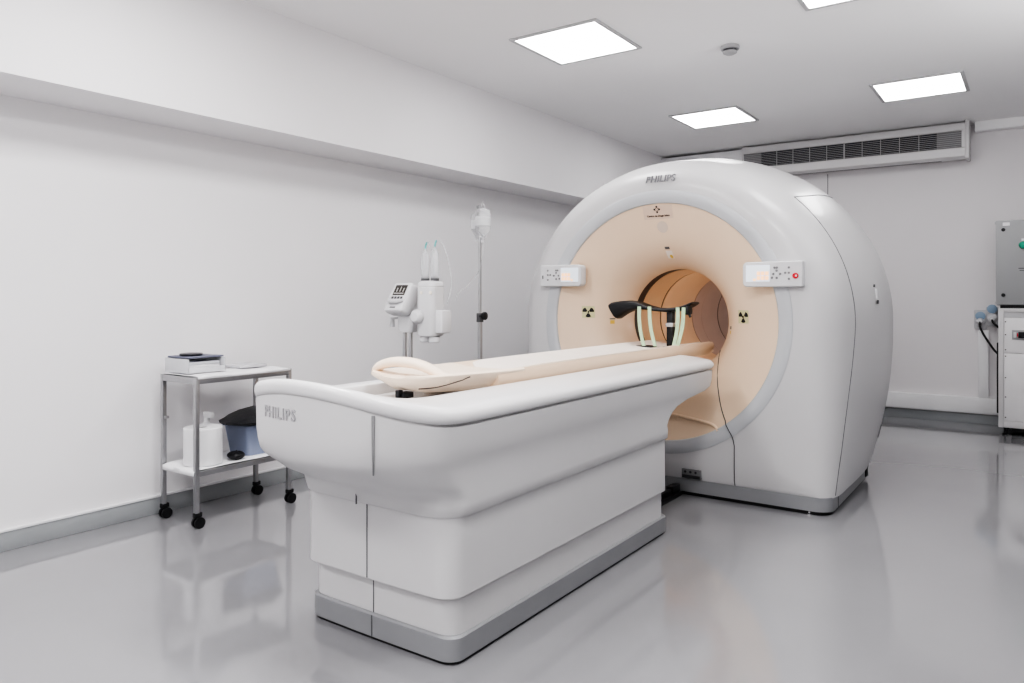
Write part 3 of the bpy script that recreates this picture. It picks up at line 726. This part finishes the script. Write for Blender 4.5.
# injector head
hx0,hx1,hy0,hy1 = -3.085,-2.945,iy-.07,iy+.06
def hrow(z, o_=0, r=.035): return [V(x,y,z) for x,y in plan(hx0-o_,hx1+o_,hy0-o_,hy1+o_,r)]
hd = obj('injector_head', loft(new(), [hrow(1.052,-.02),hrow(1.058,-.006),hrow(1.075,0),hrow(1.35,0),hrow(1.352,-.003),hrow(1.358,-.003),hrow(1.36,0),hrow(1.382,-.004),hrow(1.392,-.016)], True, True, True), PLAST, inj, ang=30)
obj('side_housing', box(new(), hx1-.02,-2.895,iy-.04,iy+.05,1.075,1.215,.012), PLAST, inj)
obj('manual_knob', lathe(new(), [(.042,0),(.045,-.01),(.04,-.03),(.028,-.042),(.0,-.045)], (-3.056,hy0,1.175), 'Y', 24), PLAST, hd)
obj('manual_knob', lathe(new(), [(.020,0),(.026,-.006),(.024,-.02),(.0,-.024)], (-3.086,hy0+.03,1.17), 'X', 20), PLASTG, hd)
for x in (-3.054,-2.981): obj('lower_knob', lathe(new(), [(.034,1.052),(.036,1.035),(.036,1.024),(.030,1.018)], (x,iy-.01,0), seg=24, cap1=True), PLAST, hd)
for x in (-3.054,-2.981): obj('indicator_lamp', cyl(new(), (x+.02,hy0+.002,1.32),(x+.02,hy0-.003,1.32), .010, seg=14), mat('warm_lamp',(.85,.8,.7),.3), hd)
for k, x in enumerate((-3.056,-2.979)):
    t = thing('syringe', ['clear syringe on the left of the injector head','clear syringe on the right of the injector head'][k], 'syringe', (x, iy-.01, 1.392), 'syringes on the injector')
    dz = .010*k
    obj('barrel', lathe(new(), [(.022,1.393),(.025,1.40),(.025,1.545+dz),(.019,1.562+dz),(.008,1.572+dz),(.006,1.59+dz)], (x,iy-.01,0), seg=28), mat('syringe_clear',(.86,.87,.885),.12,trans=.65,ior=1.2,var=.01), t, ang=50)
    obj('plunger', lathe(new(), [(.0262,1.393),(.0262,1.406),(.006,1.424)], (x,iy-.01,0), seg=24, cap0=True, cap1=True), SEAM, t)
    obj('tip', tube(new(), smooth_path([(x,iy-.01,1.588+dz),(x+.004,iy-.01,1.61+dz),(x+.014,iy-.01,1.628+dz)],4), .0055, 8), TEAL, t)
    end = [(x+.014,iy-.01,1.626+dz),(x+.06,iy-.01,1.62),(x+.10,iy-.005,1.52),(x+.125,iy,1.38),(x+.10,iy-.01,1.25)] if k else [(x+.012,iy-.01,1.626),(x+.03,iy-.02,1.628),(x+.045,iy-.015,1.60),(x+.05,iy+.03,1.50),(x+.05,iy+.05,1.395)]
    obj('line', tube(new(), smooth_path(end, 8), .0022, 6), TUBEM, t)

# ------------------------------------------------------------------ drip stand
vx, vy = -3.05, 3.95
iv = thing('drip_stand', 'slim steel drip stand with a black height knob behind the couch', 'drip stand', (vx, vy, 0))
bm = new()
for k in range(5):
    a = 2*PI*k/5; p = V(vx+.26*math.cos(a), vy+.26*math.sin(a), .06); tube(bm, [(vx,vy,.10), p], .013, 8); cyl(bm, p, p-V(0,0,.025), .008, seg=8)
bs = obj('stand_base', bm, STEEL, iv)
for k in range(5):
    a = 2*PI*k/5; p = V(vx+.26*math.cos(a), vy+.26*math.sin(a), .025); obj('caster', cyl(new(), p-V(.01,0,0), p+V(.01,0,0), .025, seg=14), BLACK, bs)
obj('lower_pole', cyl(new(), (vx,vy,.09),(vx,vy,1.145), .0165, seg=18), STEEL, iv)
obj('upper_pole', cyl(new(), (vx,vy,1.14),(vx,vy,1.90), .0105, seg=14), STEEL, iv)
bm = cyl(new(), (vx,vy,1.125),(vx,vy,1.185), .024, seg=18); co = obj('height_collar', bm, mat('collar_grey',(.09,.09,.095),.4), iv)
bm = new(); cyl(bm, (vx,vy-.01,1.165),(vx+.045,vy-.025,1.165), .009, seg=10); lathe(bm, [(.018,.04),(.027,.045),(.027,.062),(.018,.068)], (vx,vy-.02,1.167), 'X', 16, True, True); obj('height_knob', bm, BLACK, co)
bm = new()
for s in (-1,1): tube(bm, smooth_path([(vx,vy,1.885),(vx+s*.035,vy-s*.03,1.912),(vx+s*.07,vy-s*.062,1.898),(vx+s*.08,vy-s*.070,1.918)],5), .0045, 8)
obj('hooks', bm, STEEL, iv)
def bottle(x, y, zt_, label, h=.19, r=.047):
    t = thing('infusion_bottle', label, 'infusion bottle', (x,y,zt_-h), 'bottles hanging on the drip stand')
    p = [(.014,-h-.02),(.016,-h),(.024,-h+.015),(r*.9,-h+.04),(r,-h+.06),(r,-.03),(r*.85,-.01),(.02,0),(.001,.002)]
    obj('bottle_body', lathe(new(), [(a, zt_+b) for a,b in p], (x,y,0), seg=28, cap0=True), CLEAR, t, ang=60)
    obj('bottle_label', lathe(new(), [(r+.0008,zt_-.115),(r+.0008,zt_-.055)], (x,y,0), seg=28), mat('pale_label',(.84,.85,.86),.35,trans=.5,ior=1.1), t)
    obj('stopper', cyl(new(), (x,y,zt_-h-.035),(x,y,zt_-h-.018), .013, seg=14), PLAST, t)
    obj('hanger', tube(new(), [(x-.018,y,zt_-.004),(x-.012,y,zt_+.022),(x,y,zt_+.03),(x+.012,y,zt_+.022),(x+.018,y,zt_-.004)], .0025, 6), PLAST, t)
    return t
b1 = bottle(vx-.072, vy+.066, 1.872, 'clear infusion bottle hanging on the left hook of the drip stand', .165, .044)
b2 = bottle(vx+.078, vy-.068, 1.876, 'clear infusion bottle hanging on the right hook of the drip stand', .19, .050)
obj('drip_line', tube(new(), smooth_path([(vx+.078,vy-.068,1.650),(vx+.075,vy-.068,1.57),(vx+.03,vy-.05,1.47),(vx-.06,vy-.05,1.37),(vx-.13,vy-.06,1.33),(vx-.16,vy-.06,1.27)],8), .0022, 6), TUBEM, b2)

# ------------------------------------------------------------------ electrical corner
cx0, cx1, cyf, cyb = -.283, .36, 8.29, 8.86
t = thing('equipment_cabinet', 'white floor-standing equipment cabinet at the right edge, under the grey box', 'cabinet', ((cx0+cx1)/2, cyf, 0))
obj('cabinet_body', box(new(), cx0, cx1, cyf+.012, cyb, .075, 1.185, .006), CABW, t)
bm = new(); fw = .042
box(bm, cx0,cx0+fw,cyf,cyf+.014,.075,1.185,.003); box(bm, cx1-fw,cx1,cyf,cyf+.014,.075,1.185,.003); box(bm, cx0+fw,cx1-fw,cyf,cyf+.014,.075,.135,.003); box(bm, cx0+fw,cx1-fw,cyf,cyf+.014,1.15,1.185,.003)
obj('frame', bm, CABW, t)
obj('top_band', box(new(), cx0+fw,cx1-fw,cyf+.006,cyf+.0125,1.10,1.15), PLASTG, t)
up = obj('front_panel', box(new(), cx0+fw+.003,cx1-fw-.003,cyf+.004,cyf+.0125,.770,1.097,.002), mat('panel_white',(.74,.73,.735),.45), t)
obj('front_panel', box(new(), cx0+fw+.003,cx1-fw-.003,cyf+.004,cyf+.0125,.138,.764,.002), MATS['panel_white'], t)
hp_ = obj('switch_plate', box(new(), -.178,.02,cyf-.004,cyf+.005,.895,.985,.003), GREYBX, up)
obj('switch', box(new(), -.165,-.145,cyf-.010,cyf-.003,.915,.965,.002), PLAST, hp_); obj('switch', box(new(), -.128,-.02,cyf-.010,cyf-.003,.912,.968,.002), BLACK, hp_)
obj('switch', box(new(), -.139,-.131,cyf-.010,cyf-.003,.925,.958,.002), RED, hp_)
for k, z in enumerate((.17,.36,.54,.74,.80,.94,1.06)): obj('screw', cyl(new(), (cx0+fw+.014,cyf+.005,z),(cx0+fw+.014,cyf+.001,z), .006, seg=10), SEAM, t)
obj('side_handle', box(new(), cx0-.014,cx0,cyf+.03,cyf+.12,.20,.86,.004), BLACK, t)
for x in (cx0+.05,cx1-.05):
    for y in (cyf+.05,cyb-.05):
        obj('foot', lathe(new(), [(.022,0),(.022,.012),(.010,.018),(.010,.078)], (x,y,0), seg=14, cap0=True, cap1=True), BLACK, t)
obj('underside', box(new(), cx0+.1,cx1-.05,cyf+.06,cyb-.05,.03,.075), BLACK, t)
# grey enclosure above
t = thing('electrical_box', 'grey wall-height electrical enclosure with green button, standing on the white cabinet', 'electrical box', (.03, 8.30, 1.187))
obj('enclosure', box(new(), -.300,.36,8.335,8.80,1.212,2.0,.006), GREYBX, t)
dr = obj('door', box(new(), -.303,.363,8.305,8.333,1.218,2.005,.005), GREYBX, t)
obj('base_gap', box(new(), -.27,.34,8.33,8.78,1.185,1.2125), BLACK, t)
for z in (1.308,1.918): obj('lock', cyl(new(), (-.245,8.306,z),(-.245,8.298,z), .016, seg=20), BLACK, dr)
obj('green_button', lathe(new(), [(.034,0),(.034,-.012),(.026,-.024),(.0,-.026)], (-.092,8.305,1.770), 'Y', 24), GREEN, dr)
obj('label_plate', box(new(), -.25,-.195,8.302,8.306,1.955,1.985), TRIMW, dr)
obj('label_plate', box(new(), -.105,-.06,8.302,8.306,1.81,1.83), TRIMW, dr)
bm = new(); box(bm, -.128,.05,8.302,8.306,1.552,1.560); box(bm, -.12,.05,8.302,8.306,1.533,1.539); obj('name_line', bm, SEAM, dr)
for z in (1.235,1.985): obj('hinge', cyl(new(), (-.304,8.32,z-.012),(-.304,8.32,z+.012), .008, seg=10), PLASTG, dr)
bm = new(); cyl(bm, (-.17,8.40,2.0),(-.17,8.40,2.012), .02, seg=12); cyl(bm, (-.12,8.5,2.0),(-.12,8.5,2.008), .012, seg=10); obj('cable_gland', bm, BLACK, t)
# sockets
def plug(x, z, label, pts):
    t = thing('power_plug', label, 'plug', (x, YB-.10, z), 'plugs in the wall sockets')
    obj('plug_body', lathe(new(), [(.030,-.06),(.032,-.09),(.028,-.12),(.016,-.14)], (x,YB,z-.012), 'Y', 20, True, True), PLAST, t)
    obj('cable', tube(new(), smooth_path(pts, 8), .010, 10), BLACK, t)
for k, (x, z, lz) in enumerate(((-.455,1.07,1.11),(-.355,1.10,1.155))):
    t = thing('wall_socket', ['wall socket with a blue lid, farther from the white cabinet','wall socket with a raised blue lid right beside the cabinet'][k], 'socket', (x, YB, z-.08), 'industrial sockets on the back wall')
    obj('back_plate', box(new(), x-.055,x+.055,YB-.035,YB,z-.105,z+.09,.008), mat('socket_grey',(.52,.52,.53),.45), t)
    obj('collar', lathe(new(), [(.045,-.03),(.045,-.055),(.038,-.062)], (x,YB,z-.012), 'Y', 24, True, True), PLAST, t)
    obj('lid', lathe(new(), [(.042,-.055),(.044,-.062),(.044,-.075),(.03,-.082)], (x,YB,lz-.012 if k == 0 else lz+.015), 'Y', 24, True, True), BLUEP, t)
plug(-.455,1.058,'white plug with a black cable hanging down to the cabinet side', [(-.455,YB-.13,1.045),(-.455,YB-.15,1.0),(-.43,YB-.16,.93),(-.38,YB-.17,.84),(-.33,YB-.18,.76),(-.292,YB-.18,.72)])
plug(-.355,1.075,'white plug with a short black cable going straight behind the cabinet', [(-.355,YB-.13,1.065),(-.345,YB-.15,1.04),(-.32,YB-.165,1.01),(-.292,YB-.17,.985)])

# ------------------------------------------------------------------ camera, world, view
cam = bpy.data.cameras.new('camera'); co_ = bpy.data.objects.new('camera', cam); COL.objects.link(co_)
co_.location = (0,0,1.3); co_.rotation_euler = (PI/2, 0, math.radians(35.2))
cam.sensor_width = 36; cam.lens = 742/1024*36; cam.shift_y = -45.5/1024; cam.clip_start = .05
sc = bpy.context.scene; sc.camera = co_
w = bpy.data.worlds.new('world'); w.use_nodes = True; sc.world = w
w.node_tree.nodes['Background'].inputs['Color'].default_value = (.8,.82,.85,1); w.node_tree.nodes['Background'].inputs['Strength'].default_value = .3
sc.view_settings.view_transform = 'AgX'; sc.view_settings.look = 'AgX - High Contrast'; sc.view_settings.exposure = 0.75
sc.cycles.max_bounces = 10; sc.cycles.diffuse_bounces = 6
